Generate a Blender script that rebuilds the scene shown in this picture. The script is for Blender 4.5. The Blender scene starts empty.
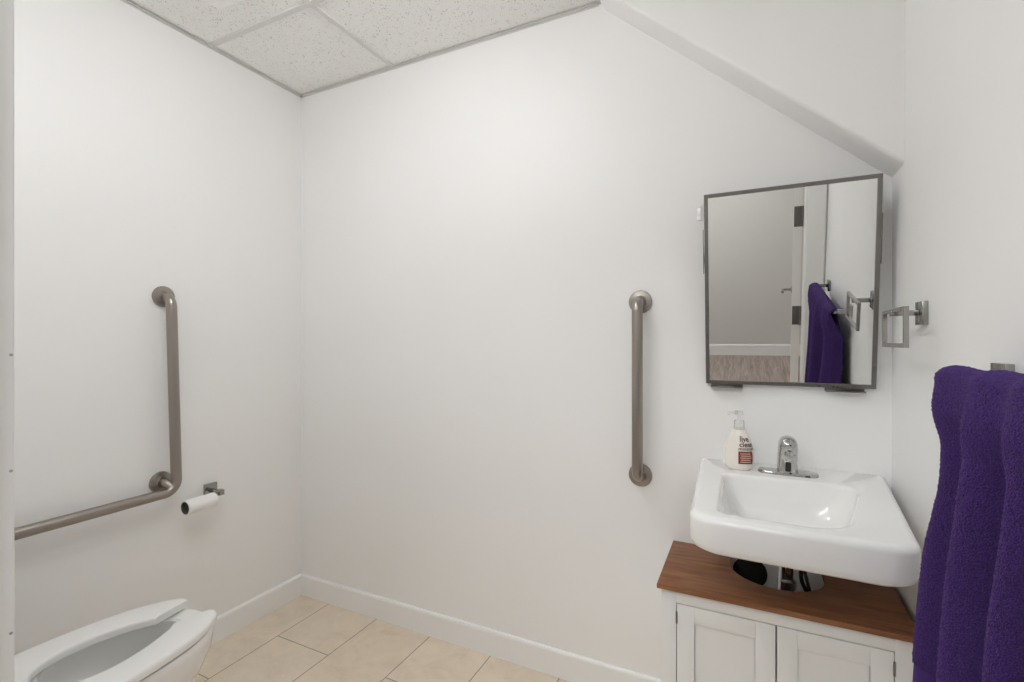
import bpy, bmesh, math, random
from mathutils import Vector, Matrix
PI = math.pi
C = bpy.context.scene.collection
random.seed(4)

# ------------------------------------------------------------------ helpers
def new(): return bmesh.new()

def merge(dst, src, M=None):
    if M is not None: bmesh.ops.transform(src, matrix=M, verts=src.verts)
    me = bpy.data.meshes.new('tmp'); src.to_mesh(me); src.free()
    dst.from_mesh(me); bpy.data.meshes.remove(me)

def box(dst, a, b, bev=0.0, seg=2, M=None):
    s = new(); bmesh.ops.create_cube(s, size=1)
    a = Vector(a); b = Vector(b)
    for v in s.verts:
        v.co = Vector(((v.co.x+.5)*(b.x-a.x)+a.x, (v.co.y+.5)*(b.y-a.y)+a.y, (v.co.z+.5)*(b.z-a.z)+a.z))
    if bev: bmesh.ops.bevel(s, geom=list(s.edges), offset=bev, segments=seg, profile=.5, affect='EDGES')
    merge(dst, s, M)

def loft(dst, rings, cap0=True, cap1=True, closed=True, M=None):
    s = new(); R = [[s.verts.new(p) for p in r] for r in rings]
    n = len(rings[0])
    for i in range(len(R)-1):
        for j in range(n if closed else n-1):
            k = (j+1) % n
            try: s.faces.new((R[i][j], R[i][k], R[i+1][k], R[i+1][j]))
            except ValueError: pass
    if cap0: s.faces.new(list(reversed(R[0])))
    if cap1: s.faces.new(R[-1])
    bmesh.ops.recalc_face_normals(s, faces=s.faces)
    merge(dst, s, M)

def ellipse(cx, cy, z, rx, ry, n=48):
    return [(cx+rx*math.cos(2*PI*i/n), cy+ry*math.sin(2*PI*i/n), z) for i in range(n)]

def lathe(dst, prof, n=48, M=None, sx=1, sy=1, cap0=True, cap1=True):
    loft(dst, [[(r*sx*math.cos(2*PI*i/n), r*sy*math.sin(2*PI*i/n), z) for i in range(n)] for r, z in prof], cap0, cap1, M=M)

def fillet(pts, r, n=10):
    pts = [Vector(p) for p in pts]; out = [pts[0]]
    for i in range(1, len(pts)-1):
        a, b, c = pts[i-1], pts[i], pts[i+1]
        u = (a-b).normalized(); w = (c-b).normalized()
        ang = u.angle(w); d = r/math.tan(ang/2)
        d = min(d, (a-b).length*.49 if i > 1 else (a-b).length*.95, (c-b).length*.95)
        rr = d*math.tan(ang/2)
        cen = b+(u+w).normalized()*(rr/math.sin(ang/2))
        s0 = b+u*d-cen; s1 = b+w*d-cen
        tot = s0.angle(s1); ax = s0.cross(s1).normalized()
        for k in range(n+1): out.append(cen+Matrix.Rotation(tot*k/n, 3, ax)@s0)
    out.append(pts[-1]); return out

def tube(dst, path, r, n=24, M=None):
    path = [Vector(p) for p in path]
    rings = []; t0 = (path[1]-path[0]).normalized()
    up = Vector((0,0,1)) if abs(t0.z) < .9 else Vector((1,0,0))
    nrm = t0.cross(up).normalized()
    for i, p in enumerate(path):
        if i == 0: t = path[1]-path[0]
        elif i == len(path)-1: t = path[-1]-path[-2]
        else: t = (path[i+1]-p).normalized()+(p-path[i-1]).normalized()
        t.normalize()
        nrm = (nrm-t*nrm.dot(t)).normalized(); bn = t.cross(nrm)
        rr = r[i] if isinstance(r, (list, tuple)) else r
        rings.append([p+nrm*rr*math.cos(2*PI*k/n)+bn*rr*math.sin(2*PI*k/n) for k in range(n)])
    loft(dst, rings, M=M)

def rounded(corners, radii, z, na=8, ne=6):
    """closed outline: arcs at corners, subdivided straight edges; always the same count"""
    cs = [Vector((c[0], c[1])) for c in corners]; n = len(cs); arcs = []
    for i in range(n):
        a, b, c = cs[i-1], cs[i], cs[(i+1) % n]
        u = (a-b).normalized(); w = (c-b).normalized(); ang = u.angle(w)
        r = radii[i]; d = r/math.tan(ang/2)
        cen = b+(u+w).normalized()*(r/math.sin(ang/2))
        a0 = b+u*d-cen; a1 = b+w*d-cen
        t0 = math.atan2(a0.y, a0.x); t1 = math.atan2(a1.y, a1.x)
        dt = (t1-t0+PI) % (2*PI)-PI
        arcs.append([cen+Vector((math.cos(t0+dt*k/na), math.sin(t0+dt*k/na)))*r for k in range(na+1)])
    out = []
    for i in range(n):
        out += arcs[i]; p = arcs[i][-1]; q = arcs[(i+1) % n][0]
        out += [p.lerp(q, k/(ne+1)) for k in range(1, ne+1)]
    return [(p.x, p.y, z) for p in out]

def obj(name, bm, m, parent=None, smooth=True, ang=35, label=None):
    bmesh.ops.remove_doubles(bm, verts=bm.verts, dist=1e-6)
    for f in bm.faces: f.smooth = smooth
    if smooth:
        for e in bm.edges:
            if len(e.link_faces) == 2 and e.calc_face_angle(0) > math.radians(ang): e.smooth = False
    me = bpy.data.meshes.new(name); bm.to_mesh(me); bm.free()
    me.materials.append(m)
    o = bpy.data.objects.new(name, me); C.objects.link(o)
    if parent: o.parent = parent; o.matrix_parent_inverse = parent.matrix_world.inverted()
    if label: o['label'] = label
    return o

def thing(name, label, cat, loc=(0,0,0), group=None):
    o = bpy.data.objects.new(name, None); C.objects.link(o); o.location = loc
    o.matrix_world = Matrix.Translation(loc); o.empty_display_size = .05
    o['label'] = label; o['category'] = cat
    if group: o['group'] = group
    return o

def tag(o, label, cat): o['label'] = label; o['category'] = cat; return o
def struct(name, bm, m, parent=None, label=None, smooth=False):
    o = obj(name, bm, m, parent, smooth=smooth)
    if not parent: o['kind'] = 'structure'
    if label: o['label'] = label
    return o

# ------------------------------------------------------------------ materials
def mat(name, col, rough=.5, metal=0, **kw):
    m = bpy.data.materials.new(name); m.use_nodes = True
    b = m.node_tree.nodes['Principled BSDF']
    b.inputs['Base Color'].default_value = (*col, 1)
    b.inputs['Roughness'].default_value = rough; b.inputs['Metallic'].default_value = metal
    for k, v in kw.items():
        b.inputs[k].default_value = v
    return m
class G:
    def __init__(s, m): s.t = m.node_tree; s.b = s.t.nodes['Principled BSDF']
    def n(s, typ, **kw):
        x = s.t.nodes.new(typ)
        for k, v in kw.items():
            if k in x.inputs: x.inputs[k].default_value = v
            else: setattr(x, k, v)
        return x
    def l(s, a, b): s.t.links.new(a, b)
    def coord(s, scale=(1,1,1), kind='Object'):
        c = s.n('ShaderNodeTexCoord'); mp = s.n('ShaderNodeMapping'); mp.inputs['Scale'].default_value = scale
        s.l(c.outputs[kind], mp.inputs[0]); return mp.outputs[0]
    def ramp(s, src, stops):
        r = s.n('ShaderNodeValToRGB'); e = r.color_ramp.elements
        while len(e) < len(stops): e.new(.5)
        for i, (p, c) in enumerate(stops): e[i].position = p; e[i].color = (*c, 1)
        s.l(src, r.inputs[0]); return r.outputs[0]
    def bump(s, src, strength, dist=.001):
        b = s.n('ShaderNodeBump'); b.inputs['Strength'].default_value = strength; b.inputs['Distance'].default_value = dist
        s.l(src, b.inputs['Height']); s.l(b.outputs[0], s.b.inputs['Normal'])

def paint(name, col, rough=.45, sc=260, st=.12):
    m = mat(name, col, rough); g = G(m); v = g.coord()
    nz = g.n('ShaderNodeTexNoise', Scale=sc, Detail=3.0); g.l(v, nz.inputs[0]); g.bump(nz.outputs[0], st, .0006)
    n2 = g.n('ShaderNodeTexNoise', Scale=2.2, Detail=2.0); g.l(v, n2.inputs[0])
    c = g.ramp(n2.outputs[0], [(.3, tuple(x*.985 for x in col)), (.7, col)]); g.l(c, g.b.inputs['Base Color'])
    return m
M_wall = paint('wall_paint', (.885,.883,.877), .5)
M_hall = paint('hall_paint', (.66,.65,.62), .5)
M_trim = paint('trim_paint', (.89,.888,.88), .32, 90, .04)
M_door = paint('door_paint', (.80,.79,.77), .35, 90, .04)
M_cab = paint('cabinet_paint', (.80,.80,.785), .38, 80, .05)
M_cer = mat('porcelain', (.86,.86,.845), .07); M_cer.node_tree.nodes['Principled BSDF'].inputs['Coat Weight'].default_value = .3
M_seat = mat('seat_plastic', (.87,.87,.86), .22)
M_chrome = mat('chrome', (.50,.495,.485), .09, 1)
M_dchrome = mat('dark_chrome', (.30,.29,.28), .16, 1)
M_black = mat('black_rubber', (.012,.012,.012), .5)
M_dark = mat('flat_black', (.01,.01,.01), .9)
M_white = mat('white_plastic', (.95,.95,.945), .4)
M_paper = mat('tissue_paper', (.88,.87,.85), .95)
M_core = mat('roll_core', (.14,.125,.11), .9)
M_mirror = mat('mirror_glass', (.80,.805,.79), .004, 1)
M_clip = mat('clip_glint', (.95,.95,.95), .25, .1)  # near-white base colour carries the clip's bright glint

def brushed(name, col, rough, sc):
    m = mat(name, col, rough, 1); g = G(m); v = g.coord(sc)
    nz = g.n('ShaderNodeTexNoise', Scale=60.0, Detail=4.0); g.l(v, nz.inputs[0])
    r = g.n('ShaderNodeMapRange'); r.inputs['To Min'].default_value = rough*.8; r.inputs['To Max'].default_value = rough*1.3
    g.l(nz.outputs[0], r.inputs[0]); g.l(r.outputs[0], g.b.inputs['Roughness'])
    g.bump(nz.outputs[0], .08, .0003); return m
M_steel = brushed('brushed_steel', (.35,.318,.288), .32, (8,8,1))
M_frame = brushed('mirror_frame_steel', (.22,.21,.198), .28, (4,4,4))
M_nick = mat('satin_nickel', (.38,.37,.355), .2, 1)

# ceiling tile
M_tile = mat('ceiling_tile', (.78,.77,.75), .95); g = G(M_tile); v = g.coord()
vo = g.n('ShaderNodeTexVoronoi', Scale=150.0); g.l(v, vo.inputs[0])
nz = g.n('ShaderNodeTexNoise', Scale=60.0, Detail=3.0); g.l(v, nz.inputs[0])
ad = g.n('ShaderNodeMath', operation='MULTIPLY_ADD'); g.l(nz.outputs[0], ad.inputs[0]); ad.inputs[1].default_value = -.75; ad.inputs[2].default_value = .45
su = g.n('ShaderNodeMath', operation='SUBTRACT'); g.l(vo.outputs['Distance'], su.inputs[0]); g.l(ad.outputs[0], su.inputs[1])
cr = g.ramp(su.outputs[0], [(.03, (.38,.37,.35)), (.14, (.91,.905,.89))]); g.l(cr, g.b.inputs['Base Color'])
hp = g.ramp(su.outputs[0], [(.03, (0,0,0)), (.2, (1,1,1))]); g.bump(hp, .7, .003)
M_grid = mat('grid_enamel', (.72,.715,.70), .45)

# floor tile
M_floor = mat('floor_tile', (.5,.42,.33), .38); g = G(M_floor)
tc = g.n('ShaderNodeTexCoord'); sp = g.n('ShaderNodeSeparateXYZ'); g.l(tc.outputs['Object'], sp.inputs[0])
mx = g.n('ShaderNodeMath', operation='ADD'); g.l(sp.outputs[0], mx.inputs[0]); mx.inputs[1].default_value = .298*2-.206
my = g.n('ShaderNodeMath', operation='ADD'); g.l(sp.outputs[1], my.inputs[0]); my.inputs[1].default_value = 6.0
cb = g.n('ShaderNodeCombineXYZ'); g.l(my.outputs[0], cb.inputs[0]); g.l(mx.outputs[0], cb.inputs[1])
br = g.n('ShaderNodeTexBrick', offset=.5, offset_frequency=2, squash=1.0, squash_frequency=1)
for k, x in (('Scale',1.0),('Mortar Size',.0022),('Mortar Smooth',.1),('Bias',0.0),('Brick Width',.6),('Row Height',.298)): br.inputs[k].default_value = x
br.inputs['Color1'].default_value = (.735,.63,.50,1); br.inputs['Color2'].default_value = (.785,.685,.555,1); br.inputs['Mortar'].default_value = (.30,.25,.19,1)
g.l(cb.outputs[0], br.inputs[0])
n1 = g.n('ShaderNodeTexNoise', Scale=7.5, Detail=9.0, Roughness=.70, Distortion=.9); g.l(tc.outputs['Object'], n1.inputs[0])
c1 = g.ramp(n1.outputs[0], [(.32, (.90,.875,.85)), (.5, (1,1,1)), (.66, (1.07,1.07,1.08))])
mm = g.n('ShaderNodeMix', data_type='RGBA', blend_type='MULTIPLY'); mm.inputs[0].default_value = 1
g.l(br.outputs['Color'], mm.inputs[6]); g.l(c1, mm.inputs[7]); g.l(mm.outputs[2], g.b.inputs['Base Color'])
iv = g.n('ShaderNodeMath', operation='SUBTRACT'); iv.inputs[0].default_value = 1; g.l(br.outputs['Fac'], iv.inputs[1]); g.bump(iv.outputs[0], .5, .002)

# woods
def wood(name, cols, sc, rough=.4, axis=(1,9,9)):
    m = mat(name, cols[1], rough); g = G(m); v = g.coord(axis)
    nz = g.n('ShaderNodeTexNoise', Scale=sc, Detail=8.0, Roughness=.6, Distortion=.8); g.l(v, nz.inputs[0])
    c = g.ramp(nz.outputs[0], [(.28, cols[0]), (.5, cols[1]), (.72, cols[2])]); g.l(c, g.b.inputs['Base Color'])
    g.bump(nz.outputs[0], .1, .0008); return m
M_wood = wood('stained_wood', ((.12,.042,.014), (.225,.088,.032), (.32,.145,.06)), 5.0, .48)
M_plank = wood('grey_planks', ((.22,.17,.145), (.36,.29,.255), (.50,.43,.39)), 3.0, .45, (14,1,1))

# towel
def terry(name, col, sc, bs, sheen):
    m = mat(name, col, .95); g = G(m); v = g.coord()
    nz = g.n('ShaderNodeTexNoise', Scale=sc, Detail=3.0); g.l(v, nz.inputs[0])
    c = g.ramp(nz.outputs[0], [(.3, tuple(x*.45 for x in col)), (.7, tuple(min(1, x*1.5) for x in col))]); g.l(c, g.b.inputs['Base Color'])
    g.bump(nz.outputs[0], bs, .004)
    g.b.inputs['Sheen Weight'].default_value = sheen; g.b.inputs['Sheen Roughness'].default_value = .45
    g.b.inputs['Sheen Tint'].default_value = (.40,.18,.85,1); return m
M_towel = terry('purple_terry', (.040,.012,.118), 480.0, 1.0, .16)
M_hem = terry('purple_weave', (.052,.016,.155), 1200.0, .2, .1)

# bottle
M_soap = mat('cream_bottle', (.84,.80,.735), .25)
M_clear = mat('clear_plastic', (.93,.93,.91), .12, 0, **{'Transmission Weight': .85, 'IOR': 1.3})
M_ink = mat('brown_ink', (.10,.045,.03), .6)
M_red = mat('red_label', (.22,.030,.018), .5)
M_pale = mat('pale_ink', (.72,.55,.45), .6)
M_gold = mat('label_tan', (.45,.32,.2), .6)

def emit(name, col, s):
    m = mat(name, (.85,.85,.83), .4); b = m.node_tree.nodes['Principled BSDF']
    b.inputs['Emission Color'].default_value = (*col, 1); b.inputs['Emission Strength'].default_value = s; return m
M_fill = emit('fill_diffuser', (.985,.995,1.01), 4.8)  # emission of the added fill panel inside the doorway
M_hall_fill = emit('hall_fill_diffuser', (.98,.995,1.015), 7.2)  # emission of the added fill panel in the hall

# ------------------------------------------------------------------ room shell
W, H = 2.418, 2.519
NY = -1.515                     # room face of the wall with the doorway
DX0, DX1, DH = 1.291, 2.320, 2.06
NO = NY-.115
b = new(); box(b, (-.1,-2.0,-.1), (0,.1,H+.1)); wl = struct('wall_left', b, M_wall)
b = new(); box(b, (0,0,-.1), (W,.1,H+.1)); struct('wall_back', b, M_wall)
b = new(); box(b, (W,NO,-.1), (W+.1,.1,H+.1)); struct('wall_right', b, M_wall)
b = new(); box(b, (0,NO,-.1), (DX0-.012,NY,H+.1)); box(b, (DX1+.012,NO,-.1), (W,NY,H+.1)); box(b, (DX0-.012,NO,DH+.012), (DX1+.012,NY,H+.1))
struct('wall_front', b, M_wall)
b = new(); box(b, (0,NO+.02,-.1), (W,0,0)); struct('floor', b, M_floor)

# sloped bulkhead under the stair
s = new(); rings = []
for y in (0.02, -.128):
    rings.append([(1.541,y,H+.03), (1.541+.03,y,H-.026), (2.430,y,1.7435), (2.430,y,H+.03)])
bb = new(); loft(bb, rings)
for e in [e for e in bb.edges if all(abs(v.co.y+.128) < 1e-4 for v in e.verts) and abs((e.verts[0].co.z-e.verts[1].co.z)/(e.verts[0].co.x-e.verts[1].co.x+1e-9)+.89) < .1]:
    bmesh.ops.bevel(bb, geom=[e], offset=.012, segments=4, profile=.5, affect='EDGES'); break
struct('wall_bulkhead', bb, M_wall, smooth=True)
s.free()

# ceiling: tiles resting in a lay-in grid
b = new(); box(b, (0,NY,H+.006), (W,0,H+.09)); ceil = struct('ceiling', b, M_tile)
b = new()
for gx in (.594, 1.814): box(b, (gx-.012,NY,H), (gx+.012,0,H+.012), .001, 1)
for gy in (-.47, -1.08): box(b, (0,gy-.012,H-.0004), (W,gy+.012,H+.012), .001, 1)
gr = obj('ceiling_grid', b, M_grid, ceil, smooth=False)
b = new()
box(b, (0,NY,H-.001), (.014,0,H+.001)); box(b, (W-.022,NY,H-.001), (W,0,H+.001))
box(b, (0,-.014,H-.001), (1.56,0,H+.001)); box(b, (0,NY,H-.001), (W,NY+.022,H+.001))
box(b, (0,NY,H-.006), (.0012,0,H)); box(b, (0,-.0012,H-.006), (1.55,0,H))
obj('edge_angle', b, mat('angle_enamel', (.66,.655,.64), .45), ceil, smooth=False)

# baseboards
def base_prof(x0, x1, axis, flip, z=.1):
    pass
def baseboard(name, p0, p1, nrm, m=M_trim, h=.102, t=.013):
    p0 = Vector((*p0,0)); p1 = Vector((*p1,0)); n = Vector((*nrm,0)); b = new()
    prof = [(0,0),(t,0),(t,h-.010),(t-.002,h-.004),(t-.006,h),(0,h)]
    loft(b, [[p+n*a+Vector((0,0,z)) for a, z in prof] for p in (p0, p1)])
    return struct(name, b, m)
baseboard('baseboard_left', (0,NY), (0,0), (1,0))
baseboard('baseboard_back', (0,0), (W,0), (0,-1))
baseboard('baseboard_right', (W,0), (W,NY), (-1,0))
baseboard('baseboard_front', (0,NY), (DX0-.09,NY), (0,1))

# door casing and lining
b = new()
box(b, (DX0-.012,NO,0), (DX0,NY,DH+.012)); box(b, (DX1,NO,0), (DX1+.012,NY,DH+.012)); box(b, (DX0,NO,DH), (DX1,NY,DH+.012))
struct('trim_1', b, M_trim, label='white lining of the doorway')
def casing(name, y0, y1):
    b = new()
    box(b, (DX0-.09,y0,0), (DX0-.004,y1,DH+.07), .002); box(b, (DX1+.004,y0,0), (min(W-.001,DX1+.090),y1,DH+.07), .002)
    box(b, (DX0-.004,y0,DH+.004), (DX1+.004,y1,DH+.07), .002)
    return struct(name, b, M_trim)
tr = casing('trim_2', NY, NY+.015); tr['label'] = 'white casing round the doorway on the room side'
casing('trim_3', NO-.015, NO)
b = new()
for z in (1.264, 1.131, .945):
    lathe(b, [(.0001,0),(.0017,0),(.0014,.0004),(.0001,.0004)], 16, Matrix.Translation((DX0-.004,NY+.0115,z))@Matrix.Rotation(PI/2,4,'Y'))
obj('nail_hole', b, mat('filled_hole', (.42,.41,.40), .6), tr)

# hallway beyond the doorway, seen in the mirror
HY = -4.03; HX0, HX1 = -.6, 3.3
b = new(); box(b, (HX0,HY,-.1), (HX1,NO+.02,0)); struct('floor_hall', b, M_plank)
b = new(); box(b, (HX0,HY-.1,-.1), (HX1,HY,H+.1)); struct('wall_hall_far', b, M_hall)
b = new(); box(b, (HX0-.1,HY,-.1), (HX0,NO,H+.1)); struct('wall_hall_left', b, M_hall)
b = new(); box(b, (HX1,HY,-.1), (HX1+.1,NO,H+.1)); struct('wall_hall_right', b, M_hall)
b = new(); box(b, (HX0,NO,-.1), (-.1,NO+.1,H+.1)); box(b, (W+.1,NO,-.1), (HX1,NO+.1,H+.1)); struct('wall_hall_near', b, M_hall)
b = new(); box(b, (HX0,HY,H), (HX1,NO,H+.09)); struct('ceiling_hall', b, M_tile)
baseboard('baseboard_hall', (HX1,HY), (HX0,HY), (0,1), M_trim, .12)

# door leaf, swung open into the hall
lx0, lx1, ly1 = 2.270, 2.314, NO-.022
b = new(); LM = Matrix.Translation((lx1,ly1,0))@Matrix.Rotation(math.radians(4.2),4,'Z')@Matrix.Translation((-lx1,-ly1,0))
box(b, (lx0,ly1-.93,.012), (lx1,ly1,2.03), .0015, M=LM)
dl = struct('door_1', b, M_door, label='white door swung open into the hall, seen in the mirror')
for z in (.28, .985, 1.56):
    b = new(); box(b, (lx0+.004,ly1-.001,z-.057), (lx1-.002,ly1+.0025,z+.057), .001, 1)
    tube(b, [(lx1+.001,ly1+.008,z-.057),(lx1+.001,ly1+.008,z+.057)], .0065, 16)
    bmesh.ops.transform(b, matrix=LM, verts=b.verts); obj('hinge', b, M_frame, dl, label='grey steel hinge')
hy, hz = ly1-.86, .985
b = new(); lathe(b, [(.001,0),(.028,0),(.028,.006),(.024,.010),(.001,.010)], 32, Matrix.Translation((lx0,hy,hz))@Matrix.Rotation(-PI/2,4,'Y'))
tube(b, fillet([(lx0-.008,hy,hz),(lx0-.062,hy,hz),(lx0-.062,hy+.11,hz)], .014), .0095, 16)
bmesh.ops.transform(b, matrix=LM, verts=b.verts); obj('handle', b, M_nick, dl, label='satin lever handle')

# lamps: dome read from cast shadows, flat panels added as unseen fill
def lamp(name, x0, x1, y0, y1, m, label, z=H):
    t = thing(name, label, 'light', ((x0+x1)/2,(y0+y1)/2,z))
    b = new(); f = .022
    for a, c in (((x0,y0),(x1,y0+f)), ((x0,y1-f),(x1,y1)), ((x0,y0+f),(x0+f,y1-f)), ((x1-f,y0+f),(x1,y1-f))):
        box(b, (*a,z-.004), (*c,z+.006), .0008, 1)
    obj('lamp_frame', b, M_white, t, smooth=False)
    b = new(); box(b, (x0+f,y0+f,z-.001), (x1-f,y1-f,z+.004)); obj('diffuser', b, m, t, smooth=False)
    return t
lamp('unseen_ceiling_light', .606, 1.802, -1.42, -1.12, M_fill, 'long white flat lamp added as soft fill inside the doorway, out of view')  # added panel out of view, soft fill for back and left walls
t = thing('unseen_ceiling_light', 'round white dome lamp in the middle of the tiled ceiling, just above the picture', 'light', (1.05,-.88,H))
b = new(); lathe(b, [(.001,0),(.085,0),(.085,-.012),(.066,-.030),(.001,-.030)], 48, Matrix.Translation((1.05,-.88,H))); obj('lamp_base', b, M_white, t)
b = new(); lathe(b, [(.001,-.100)]+[(.058*math.sin(a), -.030-.070*math.cos(a)) for a in [PI/2*k/10 for k in range(1,11)]], 48, Matrix.Translation((1.05,-.88,H))); obj('dome_shade', b, emit('dome_diffuser', (.985,.995,1.01), 92.0), t)
lamp('unseen_ceiling_light', .8, 2.2, -3.4, -2.3, M_hall_fill, 'long flat lamp added in the hall, out of view, to brighten the lower walls')  # added panel out of view, brightens lower walls through the doorway

# exhaust fan grille in the ceiling tile
t = thing('exhaust_fan', 'plain white square fan cover in the speckled ceiling tile at the upper left', 'vent', (.42,-.75,H))
b = new(); ro = [(.262,-.588),(.572,-.588),(.572,-.90),(.262,-.90)]
def ins(ps, d):
    cx = sum(p[0] for p in ps)/4; cy = sum(p[1] for p in ps)/4
    return [(cx+(p[0]-cx)*(1-d), cy+(p[1]-cy)*(1-d)) for p in ps]
loft(b, [rounded(ro, [.02]*4, H+.006), rounded(ro, [.02]*4, H+.002), rounded(ins(ro,.05), [.02]*4, H-.004), rounded(ins(ro,.12), [.02]*4, H-.008)])
obj('fan_cover', b, M_white, t)
b = new(); rp = ins(ro, .22)
loft(b, [rounded(rp, [.012]*4, H-.008), rounded(rp, [.012]*4, H-.013), rounded(ins(rp,.03), [.012]*4, H-.015)])
obj('fan_panel', b, M_white, t)

# ------------------------------------------------------------------ grab bars
def flange(M, m, par, r=.041):
    b = new(); lathe(b, [(.001,.0006),(r,.0006),(r,.004),(r*.93,.009),(r*.62,.0115),(.022,.0125),(.0195,.018),(.001,.018)], 40, M)
    o = obj('flange', b, m, par)
    return o
RT = .0185
t = thing('grab_bar', 'brushed steel grab bar bent into an L on the left wall above the toilet', 'grab bar', (0,-.655,.70))
b = new()
tube(b, fillet([(.002,-.648,1.452),(.056,-.650,1.452),(.056,-.630,.702),(.056,-1.40,.694),(.002,-1.40,.694)], .045), RT)
obj('bar', b, M_steel, t)
b = new(); tube(b, fillet([(.002,-.658,.735),(.040,-.658,.735),(.054,-.650,.718)], .012), .016); obj('bracket_arm', b, M_steel, t)
RY = Matrix.Rotation(PI/2,4,'Y')
for y, z in ((-.648,1.452), (-.658,.735), (-1.40,.694)): flange(Matrix.Translation((0,y,z))@RY, M_steel, t)
t = thing('grab_bar', 'straight upright brushed steel grab bar on the back wall left of the mirror', 'grab bar', (1.699,0,.808))
b = new(); tube(b, fillet([(1.699,-.002,1.418),(1.699,-.056,1.418),(1.699,-.056,.806),(1.699,-.002,.806)], .036), RT); obj('bar', b, M_steel, t)
RX = Matrix.Rotation(PI/2,4,'X')
for z in (1.418, .806): flange(Matrix.Translation((1.699,0,z))@RX, M_steel, t)

# ------------------------------------------------------------------ toilet paper holder and roll
t = thing('toilet_paper_holder', 'square chrome toilet paper holder on the left wall', 'toilet paper holder', (0,-.467,.655))
b = new(); box(b, (0,-.494,.629), (.010,-.440,.681), .0015); obj('wall_plate', b, M_nick, t)
b = new(); box(b, (.008,-.474,.645), (.062,-.460,.659), .001); obj('post', b, M_nick, t)
b = new(); box(b, (.060,-.476,.641), (.082,-.456,.663), .0015); box(b, (.065,-.600,.641), (.077,-.470,.653), .001)
obj('roll_arm', b, M_nick, t)
rl = thing('toilet_roll', 'nearly used up white toilet roll hanging on the chrome holder', 'toilet roll', (.071,-.55,.64))
b = new(); RR = Matrix.Translation((.071,-.494,.6300))@Matrix.Rotation(PI/2,4,'X')@Matrix.Rotation(.03,4,'Y')
def annul(dst, ro, ri, L, M, n=40):
    loft(dst, [[(r*math.cos(2*PI*i/n), r*math.sin(2*PI*i/n), z) for i in range(n)] for r, z in ((ri,0),(ro,0),(ro,L),(ri,L),(ri,0))], False, False, M=M)
annul(b, .0285, .0242, .116, RR.copy()); obj('paper', b, M_paper, rl)
b = new(); annul(b, .0242, .0230, .1165, RR.copy()); obj('core', b, M_core, rl)

# ------------------------------------------------------------------ toilet
TX = .480; ZR = .418
t = thing('toilet', 'white toilet with open front seat and no lid, by the left wall', 'toilet', (TX,-1.2,0))
def egg(cx, yf, yb, hw, z, n=64, pf=.80, pb=.62, ym=.62):
    """egg outline: yf front tip (towards the back wall), yb rear; widest at ym of the way back"""
    yc = yf+(yb-yf)*ym; out = []
    for i in range(n):
        a = 2*PI*i/n; c, s_ = math.cos(a), math.sin(a)
        if s_ >= 0: x = hw*math.copysign(abs(c)**pf, c); y = yc+(yf-yc)*abs(s_)**pf*1.0
        else: x = hw*math.copysign(abs(c)**pb, c); y = yc+(yb-yc)*abs(s_)**pb
        out.append((cx+x, y, z))
    return out
b = new()
YF = -.790; YB = -1.31
R = [egg(TX,-.99,-1.42,.115,0), egg(TX,-.985,-1.42,.118,.02), egg(TX,-.99,-1.40,.105,.06), egg(TX,-.975,-1.36,.105,.14),
     egg(TX,-.90,-1.34,.132,.22), egg(TX,-.822,-1.33,.168,.30), egg(TX,-.795,-1.32,.183,.36), egg(TX,YF,YB,.184,.392), egg(TX,YF,YB,.186,ZR-.008), egg(TX,YF-.004,YB+.004,.182,ZR),
     egg(TX,YF-.058,YB+0.130,.128,ZR), egg(TX,YF-.064,YB+0.136,.122,ZR-.006), egg(TX,YF-.058,YB+0.130,.128,ZR-.03), egg(TX,YF-.062,YB+0.134,.126,ZR-.07), egg(TX,YF-.09,YB+0.150,.108,ZR-.13), egg(TX,-.97,YB+0.170,.065,ZR-.18), egg(TX,-1.02,-1.15,.04,ZR-.20)]
loft(b, R); obj('bowl', b, M_cer, t)
b = new(); loft(b, [ellipse(TX,-1.085,ZR-.165,.062,.075), ellipse(TX,-1.085,ZR-.163,.062,.075)]); obj('water', b, mat('bowl_water', (.55,.58,.58), .02, 0), t)
b = new(); loft(b, [rounded([(TX-.19,-1.27),(TX+.19,-1.27),(TX+.19,-1.50),(TX-.19,-1.50)], [.05,.05,.02,.02], z) for z in (.30,.34,.41,.418)]); obj('deck', b, M_cer, t)
def half(pts): # mirror a half outline
    return pts
so = [(.060,-.800),(.078,-.797),(.105,-.815),(.145,-.875),(.172,-.955),(.188,-1.05),(.192,-1.13),(.186,-1.21),(.165,-1.275),(.125,-1.31),(0,-1.315)]
si = [(.040,-.905),(.056,-.925),(.070,-.955),(.086,-1.0),(.095,-1.04),(.098,-1.08),(.093,-1.12),(.078,-1.16),(.052,-1.187),(.025,-1.198),(0,-1.2)]
def smoothp(pts, n=5):
    out = []
    for i in range(len(pts)-1):
        p0 = Vector(pts[max(i-1,0)]); p1 = Vector(pts[i]); p2 = Vector(pts[i+1]); p3 = Vector(pts[min(i+2,len(pts)-1)])
        for k in range(n):
            u = k/n; out.append(.5*((2*p1)+(-p0+p2)*u+(2*p0-5*p1+4*p2-p3)*u*u+(-p0+3*p1-3*p2+p3)*u**3))
    out.append(Vector(pts[-1])); return out
so = smoothp(so); si = smoothp(si)
def seat_section(o, i, z0, z1):
    """cross section between an outer point and an inner point, rounded"""
    d = i-o; L = d.length; u = d/L; h = z1-z0; r = h*.42; pts = []
    def P(a, z): q = o+u*a; return (q.x, q.y, z)
    for k in range(5): a = PI/2*k/4; pts.append(P(r-r*math.cos(a), z1-r+r*math.sin(a)))
    for k in range(5): a = PI/2*k/4; pts.append(P(L-r+r*math.sin(a), z1-r+r*math.cos(a)))
    pts.append(P(L, z0)); pts.append(P(0, z0)); return pts
sec = [seat_section(o, i, .4255, .4465) for o, i in zip(so, si)]
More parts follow.
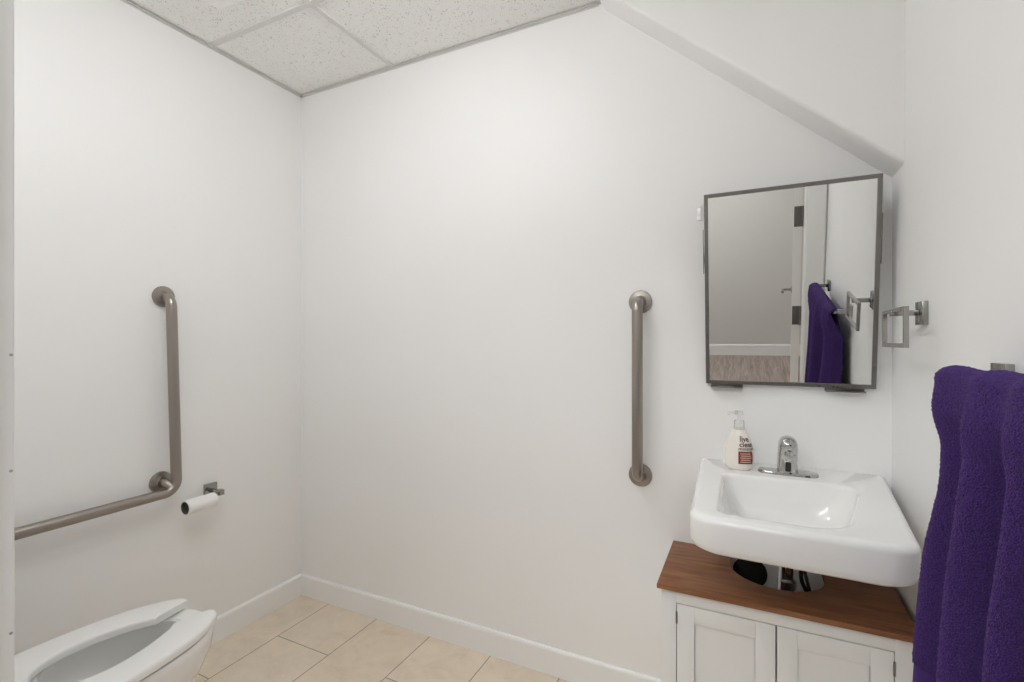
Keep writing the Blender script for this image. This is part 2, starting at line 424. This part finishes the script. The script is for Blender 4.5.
full = [[(TX+x,y,z) for x,y,z in s_] for s_ in sec]+[[(TX-x,y,z) for x,y,z in s_] for s_ in reversed(sec[:-1])]
b = new(); loft(b, full); obj('seat', b, M_seat, t, ang=50)
for x, y in ((-.13,-1.0),(.13,-1.0),(-.15,-1.22),(.15,-1.22)):
    b = new(); box(b, (TX+x-.012,y-.02,ZR-.002), (TX+x+.012,y+.02,.427), .002); obj('seat_bumper', b, M_seat, t)
for x in (-.075, .075):
    b = new(); box(b, (TX+x-.022,-1.35,ZR), (TX+x+.022,-1.30,.448), .006); obj('seat_hinge', b, M_seat, t)
b = new()
tk = lambda g_, z: rounded([(TX-.235+g_,-1.335-g_),(TX+.235-g_,-1.335-g_),(TX+.235-g_,-1.505),(TX-.235+g_,-1.505)], [.035,.035,.01,.01], z)
loft(b, [tk(.02,.418), tk(.01,.45), tk(0,.76)]); obj('tank', b, M_cer, t)
b = new(); loft(b, [tk(-.006,.76), tk(-.008,.768), tk(-.008,.785), tk(0,.795)]); obj('tank_lid', b, M_cer, t)
b = new(); tube(b, fillet([(TX-.17,-1.335,.71),(TX-.17,-1.318,.71),(TX-.10,-1.316,.70)], .006), .006, 12); obj('flush_lever', b, M_chrome, t)

# ------------------------------------------------------------------ vanity cabinet
t = thing('vanity_cabinet', 'small white two door cabinet with stained wood top under the sink', 'cabinet', (2.108,-.16,0))
cx0, cx1, cy, zt = 1.822, 2.396, -.322, .5815
b = new()
box(b, (cx0,cy+.018,0), (cx0+.016,-.015,zt), .001); box(b, (cx1-.016,cy+.018,0), (cx1,-.015,zt), .001)
box(b, (cx0+.016,cy+.018,.075), (cx1-.016,-.016,.09)); 
obj('side_panels', b, M_cab, t)
b = new()
box(b, (cx0,cy,0), (cx0+.040,cy+.018,zt), .0012); box(b, (cx1-.040,cy,0), (cx1,cy+.018,zt), .0012)
box(b, (cx0+.040,cy,.5455), (cx1-.040,cy+.018,zt), .0008); box(b, (cx0+.040,cy,.06), (cx1-.040,cy+.018,.095), .001)
obj('face_frame', b, M_cab, t)
def cab_door(x0, x1, hinge_left):
    z0, z1, yf = .097, .5430, cy-.0005
    b = new(); sw = .046
    box(b, (x0,yf,z0), (x0+sw,yf+.016,z1), .0008); box(b, (x1-sw,yf,z0), (x1,yf+.016,z1), .0008)
    box(b, (x0+sw,yf,z1-sw), (x1-sw,yf+.016,z1), .0008); box(b, (x0+sw,yf,z0), (x1-sw,yf+.016,z0+sw), .0008)
    box(b, (x0+sw-.002,yf+.005,z0+sw-.002), (x1-sw+.002,yf+.012,z1-sw+.002))
    d = obj('door', b, M_cab, t)
    hx = x0-.0008 if hinge_left else x1+.0008
    for z in (.15, .505):
        b = new(); tube(b, [(hx,yf-.0015,z-.016),(hx,yf-.0015,z+.016)], .0024, 12); obj('hinge', b, M_frame, d)
    kx = x1-.023 if hinge_left else x0+.023
    b = new(); lathe(b, [(.005,0),(.005,.012),(.012,.017),(.013,.023),(.009,.027),(.001,.028)], 24, Matrix.Translation((kx,yf,.33))@RX)
    obj('knob', b, M_nick, d)
mid = (cx0+cx1)/2
cab_door(cx0+.042, mid-.0018, True); cab_door(mid+.0018, cx1-.042, False)
# wood top with a U shaped cutout round the plumbing
b = new(); s = new()
X0, X1, Y0, Y1 = 1.811, 2.407, -.335, -.004
ux, ur, uy = 2.117, .123, -.105
out = [(X0,Y0),(X1,Y0),(X1,Y1),(ux+ur,Y1),(ux+ur,uy)]
out += [(ux+ur*math.cos(a), uy-ur*.96*math.sin(a)) for a in [PI*k/32 for k in range(1,32)]]
out += [(ux-ur,uy),(ux-ur,Y1),(X0,Y1)]
vs0 = [s.verts.new((x,y,zt)) for x,y in out]; f = s.faces.new(vs0)
r = bmesh.ops.extrude_face_region(s, geom=[f]); bmesh.ops.translate(s, vec=(0,0,.0135), verts=[v for v in r['geom'] if isinstance(v, bmesh.types.BMVert)])
bmesh.ops.recalc_face_normals(s, faces=s.faces)
ed = [e for e in s.edges if all(v.co.z > zt+.01 for v in e.verts) or all(v.co.y == Y0 for v in e.verts)]
bmesh.ops.bevel(s, geom=ed, offset=.0018, segments=2, profile=.5, affect='EDGES')
merge(b, s); obj('worktop', b, M_wood, t, label='brown stained wood top with a cutout at the back')

# plumbing
t = thing('drain_pipe', 'chrome drain pipe under the sink in the cabinet cutout', 'pipe', (2.144,-.15,.5))
b = new(); tube(b, fillet([(2.144,-.15,.76),(2.144,-.15,.36),(2.144,-.06,.36),(2.144,-.06,.42),(2.144,-.002,.42)], .03), .016); obj('pipe', b, M_chrome, t)
b = new(); lathe(b, [(.016,0),(.024,.002),(.024,.022),(.018,.026),(.016,.026)], 10, Matrix.Translation((2.144,-.15,.572)), cap0=False, cap1=False); obj('slip_nut', b, M_chrome, t)
b = new(); lathe(b, [(.001,0),(.036,0),(.034,.006),(.017,.010),(.001,.010)], 32, Matrix.Translation((2.144,0,.42))@RX); obj('wall_collar', b, M_chrome, t)
t = thing('supply_hose', 'black supply hose hanging beside the chrome drain pipe', 'hose', (2.19,-.10,.5))
b = new(); tube(b, fillet([(2.185,-.12,.755),(2.178,-.15,.60),(2.205,-.13,.54),(2.215,-.03,.46)], .05), .0052, 12); obj('hose', b, M_black, t)
b = new(); tube(b, fillet([(2.203,-.10,.755),(2.185,-.16,.64),(2.20,-.17,.57),(2.225,-.03,.50)], .05), .0045, 12); obj('hose', b, M_black, t)
b = new(); tube(b, [(2.215,-.002,.46),(2.215,-.035,.46)], .010, 16); obj('stop_valve', b, M_chrome, t)
b = new(); tube(b, [(2.225,-.002,.50),(2.225,-.035,.50)], .009, 16); obj('stop_valve', b, M_chrome, t)
b = new(); lathe(b, [(.001,0),(.050,0),(.050,.004),(.046,.006),(.001,.006)], 40, Matrix.Translation((2.048,0,.533))@RX)
tag(obj('wall_disc', b, M_dark), 'black round disc on the wall below the wood top', 'pipe cover')  # flat black disc set on the wall
b = new(); tube(b, fillet([(2.128,-.18,.700),(2.122,-.195,.585),(2.118,-.17,.50)], .03), .0035, 12)
tag(obj('cable', b, M_white), 'thin white cable beside the drain pipe in the cabinet cutout', 'cable')

# ------------------------------------------------------------------ sink
t = thing('sink', 'white wall hung sink with deep projecting basin above the wood cabinet top', 'sink', (2.15,-.3,.74))
ZS = .887
OC = [(1.898,-.001),(2.404,-.001),(2.343,-.598),(1.922,-.585)]
def shrink(c, d):
    # inset sides and front by d, keep the wall edge
    return [(c[0][0]+d,c[0][1]),(c[1][0]-d,c[1][1]),(c[2][0]-d,c[2][1]+d),(c[3][0]+d,c[3][1]+d)]
BC = [(1.974,-.170),(2.318,-.160),(2.232,-.552),(1.980,-.540)]
def sh4(c, d, e=None):
    e = d if e is None else e
    return [(c[0][0]+d,c[0][1]-e),(c[1][0]-d,c[1][1]-e),(c[2][0]-d,c[2][1]+e),(c[3][0]+d,c[3][1]+e)]
rr_ = [.004,.012,.060,.060]
K = dict(na=10, ne=8)
rings = [rounded(sh4(BC,.10), [.03]*4, .756, **K), rounded(sh4(BC,.075), [.05]*4, .760, **K), rounded(shrink(OC,.045), [.004,.01,.05,.05], .795, **K),
         rounded(shrink(OC,.014), rr_, .802, **K), rounded(shrink(OC,.004), rr_, .810, **K), rounded(shrink(OC,.001), rr_, .823, **K)]
for k in range(0, 7):
    a = PI/2*k/6; d = .016*(1-math.cos(a)); rings.append(rounded(shrink(OC,d), [.004,.010,.056-d*.5,.056-d*.5], ZS-.016+.016*math.sin(a), **K))
for k in range(0, 5):
    a = PI/2*k/4; d = .012*math.sin(a)
    rings.append(rounded(sh4(BC,d-.006), [.022,.05,.095,.030], ZS-.0125*(1-math.cos(a)), **K))
rings.append(rounded(sh4(BC,.012,.010), [.024,.06,.09,.035], ZS-.045, **K))
rings.append(rounded(sh4(BC,.026,.018), [.03,.06,.08,.04], ZS-.085, **K))
rings.append(rounded(sh4(BC,.044,.034), [.035,.06,.08,.045], ZS-.108, **K))
rings.append(rounded(sh4(BC,.080,.080), [.035,.05,.05,.045], ZS-.116, **K))
rings.append(rounded(sh4(BC,.135,.165), [.008]*4, ZS-.120, **K))
b = new(); loft(b, rings); obj('basin', b, M_cer, t, ang=60)
b = new(); lathe(b, [(.001,0),(.030,0),(.031,.002),(.026,.004),(.020,.001),(.001,.001)], 40, Matrix.Translation((2.128,-.30,ZS-.1195))); obj('drain', b, M_chrome, t)
fx, fy = 2.148, -.098
b = new(); cs = [(fx-.079,fy-.027),(fx+.079,fy-.027),(fx+.079,fy+.027),(fx-.079,fy+.027)]
def sc_(c, d): return [(c[0][0]+d,c[0][1]+d),(c[1][0]-d,c[1][1]+d),(c[2][0]-d,c[2][1]-d),(c[3][0]+d,c[3][1]-d)]
loft(b, [rounded(cs,[.0262]*4,ZS-.001), rounded(cs,[.0262]*4,ZS+.005), rounded(sc_(cs,.002),[.0242]*4,ZS+.008), rounded(sc_(cs,.006),[.0202]*4,ZS+.009)])
fp = obj('faucet_plate', b, M_chrome, t, label='oval chrome faucet plate')
def sup(cx, cy_, z, rx, ry, n=40, p=.75):
    o = []
    for i in range(n):
        a = 2*PI*i/n; c, s_ = math.cos(a), math.sin(a)
        o.append((cx+rx*math.copysign(abs(c)**p,c), cy_+ry*math.copysign(abs(s_)**p,s_), z))
    return o
b = new()
loft(b, [sup(fx,fy,ZS+.006,.0285,.029), sup(fx,fy,ZS+.012,.0275,.028), sup(fx,fy-.001,ZS+.045,.0265,.027), sup(fx,fy-.006,ZS+.062,.0262,.031), sup(fx,fy-.014,ZS+.078,.0260,.038),
         sup(fx,fy-.018,ZS+.092,.0250,.041), sup(fx,fy-.018,ZS+.102,.0220,.037), sup(fx,fy-.016,ZS+.109,.0165,.028), sup(fx,fy-.014,ZS+.113,.0085,.015), sup(fx,fy-.014,ZS+.114,.001,.002)])
fb = obj('faucet_body', b, M_chrome, t, ang=60, label='chrome sensor faucet body')
b = new(); box(b, (fx-.0075,fy-.0305,ZS+.012), (fx+.0075,fy-.022,ZS+.040), .003, 3); obj('sensor_window', b, M_black, fb, label='black sensor window')
b = new(); lathe(b, [(.001,0),(.010,0),(.010,.012),(.001,.012)], 24, Matrix.Translation((fx,fy-.044,ZS+.064))); obj('aerator', b, M_chrome, fb)

# ------------------------------------------------------------------ soap bottle
bx, by, bz = 2.018, -.098, ZS
t = thing('soap_bottle', 'white pump soap bottle with red label on the back ledge of the sink', 'soap bottle', (bx,by,bz))
BP = [(.001,.001),(.033,.0),(.037,.004),(.0405,.012),(.0430,.03),(.0430,.045),(.0405,.065),(.035,.085),(.0275,.105),(.0185,.124)]
TM = Matrix.Translation((bx,by,bz))
b = new(); lathe(b, [(r*.96,z+.001) for r,z in BP], 56, TM, 1, .72); obj('body', b, M_soap, t)
b = new(); lathe(b, [(.0186,.1225),(.0155,.130),(.0145,.134),(.0145,.146),(.013,.149),(.0045,.150),(.0042,.166),(.001,.166)], 40, TM, 1, .85); obj('collar', b, M_clear, t)
b = new(); lathe(b, [(.001,.166),(.011,.166),(.0125,.170),(.0115,.178),(.001,.180)], 32, TM)
tube(b, [(bx-.004,by,bz+.174),(bx-.026,by-.004,bz+.172),(bx-.030,by-.005,bz+.166)], [.0055,.0045,.0035], 14); obj('pump', b, M_clear, t)
AZ = -PI/2+math.radians(20)
def rad(z):
    for (r0,z0),(r1,z1) in zip(BP[1:], BP[2:]):
        if z0 <= z <= z1: return r0+(r1-r0)*(z-z0)/(z1-z0)
    return BP[-1][0]
def wrap(u, z, off=.0006):
    r = rad(z)*.96; a = AZ+u/.036
    return (bx+(r+off)*math.cos(a), by+(r+off)*.72*math.sin(a)-.0001, bz+z+.001)
def patch(u0, u1, z0, z1, off, n=16, k=8):
    b = new(); V = [[b.verts.new(wrap(u0+(u1-u0)*i/n, z0+(z1-z0)*j/k, off)) for i in range(n+1)] for j in range(k+1)]
    for j in range(k):
        for i in range(n): b.faces.new((V[j][i],V[j][i+1],V[j+1][i+1],V[j+1][i]))
    return b
lab = obj('label', patch(-.014,.027,.020,.058,.0007), M_red, t, label='red label')
def text(name, s_, size, u, z, m, par):
    cu = bpy.data.curves.new('t', 'FONT'); cu.body = s_; cu.size = size; cu.resolution_u = 3; cu.offset = size*.02
    o = bpy.data.objects.new('t', cu); C.objects.link(o)
    dg = bpy.context.evaluated_depsgraph_get(); me = bpy.data.meshes.new_from_object(o.evaluated_get(dg))
    bpy.data.objects.remove(o); b = new(); b.from_mesh(me); bpy.data.meshes.remove(me)
    for v in b.verts: v.co = wrap(u+v.co.x, z+v.co.y, .0012)
    for _ in range(1): bmesh.ops.triangulate(b, faces=b.faces)
    # make strokes a little bolder by a slight solid offset
    return obj(name, b, m, par, smooth=False)
text('lettering', 'live', .024, -.011, .0865, M_ink, t)
text('lettering', 'clean', .021, -.012, .0715, M_ink, t)
text('lettering', 'moisture', .0135, -.014, .0615, M_ink, t)
for k in range(5):
    z = .050-.0062*k; obj('fine_print', patch(-.009+.001*(k%2), .020+.002*(k%3)-.002, z, z+.0022, .0011, 12, 1), M_pale, lab)

# ------------------------------------------------------------------ mirror
tilt = math.asin(.0826/.605)
t = thing('wall_mirror', 'tilted rectangular mirror in a thin steel frame above the sink', 'mirror', (2.147,-.022,1.140))
MM = Matrix.Translation((2.147,-.022,1.140))@Matrix.Rotation(tilt,4,'X')
w2, mh, fw, fd = .230, .607, .0115, .020
b = new()
def ring4(i, y): return [(-w2+i,y,i),(w2-i,y,i),(w2-i,y,mh-i),(-w2+i,y,mh-i)]
loft(b, [ring4(.0,.018), ring4(0,.001), ring4(.0012,0), ring4(fw-.001,0), ring4(fw,.001), ring4(fw,.006)], False, False, M=MM)
obj('frame', b, M_frame, t, smooth=False)
b = new(); box(b, (-w2+.002,.0045,.002), (w2-.002,.0075,mh-.002), M=MM); obj('glass', b, M_mirror, t, smooth=False)
b = new(); box(b, (-w2+.001,.008,.001), (w2-.001,.017,mh-.001), M=MM); obj('back_panel', b, M_nick, t, smooth=False)
for sx in (-1, 1):
    b = new(); xa = sx*(w2+.004)
    tube(b, [MM@Vector((xa,.012,.50)), MM@Vector((xa,.012,.36))], .0015, 10)
    tube(b, [MM@Vector((xa,.012,.36)), Vector((2.147+xa,-.004,1.62))], .0015, 10)
    obj('tilt_arm', b, M_chrome, t)
    b = new(); xw = 2.147+sx*(w2+(.021 if sx < 0 else .012))
    box(b, (xw-.0065,-.004,1.690), (xw+.0065,-.0005,1.735), .001)
    box(b, (xw-.0075,-.006,1.686), (xw+.0075,-.0005,1.697), .001); box(b, (xw-.0075,-.006,1.728), (xw+.0075,-.0005,1.739), .001)
    obj('wall_clip', b, M_clip, t, label='small metal clip with its glint put into the colour')
for x0, x1 in ((-.215,-.120), (.105,.205)):
    b = new(); box(b, (2.147+x0,-.030,1.128), (2.147+x1,-.0005,1.132), .0008); box(b, (2.147+x0,-.004,1.128), (2.147+x1,-.0005,1.155), .0008)
    obj('support_ledge', b, M_frame, t)

# ------------------------------------------------------------------ towel ring
t = thing('towel_ring', 'empty square chrome towel ring on the right wall beside the mirror', 'towel ring', (W,-.297,1.35))
b = new(); box(b, (W-.012,-.323,1.318), (W,-.270,1.373), .001); obj('wall_plate', b, M_nick, t)
b = new(); box(b, (W-.066,-.304,1.340), (W-.014,-.290,1.353), .001); obj('post', b, M_nick, t)
b = new(); xr = W-.060; a = .0045
y0, y1, z0, z1 = -.408, -.207, 1.261, 1.353
z0 += .004; z1 += .004
for p, q in (((xr-a,y0,z0),(xr+a,y0+.012,z1)), ((xr-a,y1-.012,z0),(xr+a,y1,z1)), ((xr-a,y0+.013,z0),(xr+a,y1-.013,z0+.010)), ((xr-a,y0+.013,z1-.010),(xr+a,y1-.013,z1))):
    box(b, p, q, .0006, 1)
obj('ring', b, M_nick, t, smooth=False)

# ------------------------------------------------------------------ towel bar and towel
ZB = 1.218; XB = W-.068
t = thing('towel_bar', 'square chrome towel bar on the right wall under the purple towel', 'towel bar', (W,-1.0,ZB))
for y in (-.705, -1.315):
    b = new(); box(b, (W-.012,y-.026,ZB-.026), (W,y+.026,ZB+.026), .001); obj('wall_plate', b, M_nick, t)
    b = new(); box(b, (XB-.008,y-.008,ZB-.008), (W-.010,y+.008,ZB+.008), .001); obj('post', b, M_nick, t)
b = new(); box(b, (XB-.008,-1.323,ZB-.008), (XB+.008,-.697,ZB+.008), .0008); obj('rail', b, M_nick, t)

NU, RB = 400, .0158
def sm(x): x = max(0, min(1, x)); return x*x*(3-2*x)
def fold(s_):
    """fold profile along the rail; s_ metres from the far end; positive = out into the room"""
    f = 0
    for c, wd, h in ((.058,.040,.9), (.228,.042,1.15), (.335,.034,1.0), (.44,.04,1.1), (.54,.036,.9), (.61,.022,.7)):
        d = (s_-c)/wd; f += h*math.exp(-d*d)
    return f
def towel_pts(vs):
    """vs: list of signed lengths; negative = wall side, positive = room side"""
    rows = []
    for v in vs:
        row = []
        for i in range(NU+1):
            s_ = .635*i/NU; y = -.672-s_
            wob = .004*math.sin(9*s_+3)+.003*math.sin(31*s_)
            if abs(v) < RB*PI/2:
                a = v/RB; x = XB-math.sin(a)*(RB); z = ZB+math.cos(a)*RB
                k = 0
            else:
                d = abs(v)-RB*PI/2; k = d; sg = 1 if v > 0 else -1
                x = XB-sg*RB; z = ZB-d
            if v > -RB*.6:
                amp = .012+.044*sm((k+.004)/.14)+.026*sm(k/.62)
                if k == 0: amp *= sm((v+RB*.6)/(RB*2.1))
                fo = fold(s_+.008*math.sin(k*9))
                x -= amp*(fo-.72*sm((k-.01)/.10))+.012*sm(k/.62)-(.007-.013*sm(k/.55)+.008*math.sin(PI*sm(k/.34)))*sm((.13-s_)/.12)
                z += .006*(fo-.5)*(sm((v+RB)/(RB*1.5)) if k == 0 else max(0, 1-k*6))
                y += (.062*sm(k/.62)-.016*math.sin(PI*sm(k/.3)))*(1-.5*s_/.635)
                x += wob*sm(k/.2)
                if v > 0: x += .014*sm((.02-s_)/.02)*sm(k/.05)
            else:
                x = min(x+.018*sm(k/.12)+.006*math.sin(17*s_)*sm(k/.2), W-.012)
                y += .02*sm(k/.5)
            if v < 0:
                f = sm(-v/RB); y = y*(1-f)+(-.717-.586*s_/.635)*f
            row.append((x,y,z))
        rows.append(row)
    return rows
def grid_mesh(rows):
    b = new(); V = [[b.verts.new(p) for p in r] for r in rows]
    for j in range(len(V)-1):
        for i in range(len(V[0])-1): b.faces.new((V[j][i],V[j][i+1],V[j+1][i+1],V[j+1][i]))
    bmesh.ops.recalc_face_normals(b, faces=b.faces); return b
def lin(a, c, n): return [a+(c-a)*k/n for k in range(n+1)]
LT = .577
vs = lin(-.50, -RB*PI/2, 80)+lin(-RB*PI/2, RB*PI/2, 24)[1:]+lin(RB*PI/2, LT-.055, 260)[1:]
tw = obj('bath_towel', grid_mesh(towel_pts(vs)), M_towel, ang=180)
tag(tw, 'thick purple terry towel hanging in folds over the towel bar on the right', 'towel')
tex = bpy.data.textures.new('terry_tex', 'CLOUDS'); tex.noise_scale = .003; tex.noise_depth = 1
def cloth(o, th, disp=0):
    m = o.modifiers.new('thick', 'SOLIDIFY'); m.thickness = th; m.offset = 0
    if disp:
        d = o.modifiers.new('pile', 'DISPLACE'); d.texture = tex; d.strength = disp; d.mid_level = .5; d.texture_coords = 'LOCAL'
cloth(tw, .009, .004)
hm = obj('woven_border', grid_mesh(towel_pts(lin(LT-.058, LT-.004, 18))), M_hem, tw, ang=180, label='flat woven border'); cloth(hm, .005)
he = obj('hem', grid_mesh(towel_pts(lin(LT-.006, LT+.004, 4))), M_hem, tw, ang=180); cloth(he, .008)

# ------------------------------------------------------------------ camera, world, view
cam = bpy.data.cameras.new('camera'); co = bpy.data.objects.new('camera', cam); C.objects.link(co)
co.location = (2.048,-1.753,1.28); co.rotation_euler = (PI/2,0,math.radians(26.04))
cam.lens = 36*487/1024; cam.sensor_width = 36; cam.clip_start = .01
bpy.context.scene.camera = co
w = bpy.data.worlds.new('world'); w.use_nodes = True; bpy.context.scene.world = w
w.node_tree.nodes['Background'].inputs[0].default_value = (.8,.8,.8,1); w.node_tree.nodes['Background'].inputs[1].default_value = .1
vs_ = bpy.context.scene.view_settings
vs_.view_transform = 'Standard'; vs_.look = 'None'; vs_.gamma = 1; vs_.use_curve_mapping = False; vs_.exposure = 0.0
cy_ = bpy.context.scene.cycles
cy_.max_bounces = 14; cy_.diffuse_bounces = 9; cy_.glossy_bounces = 6
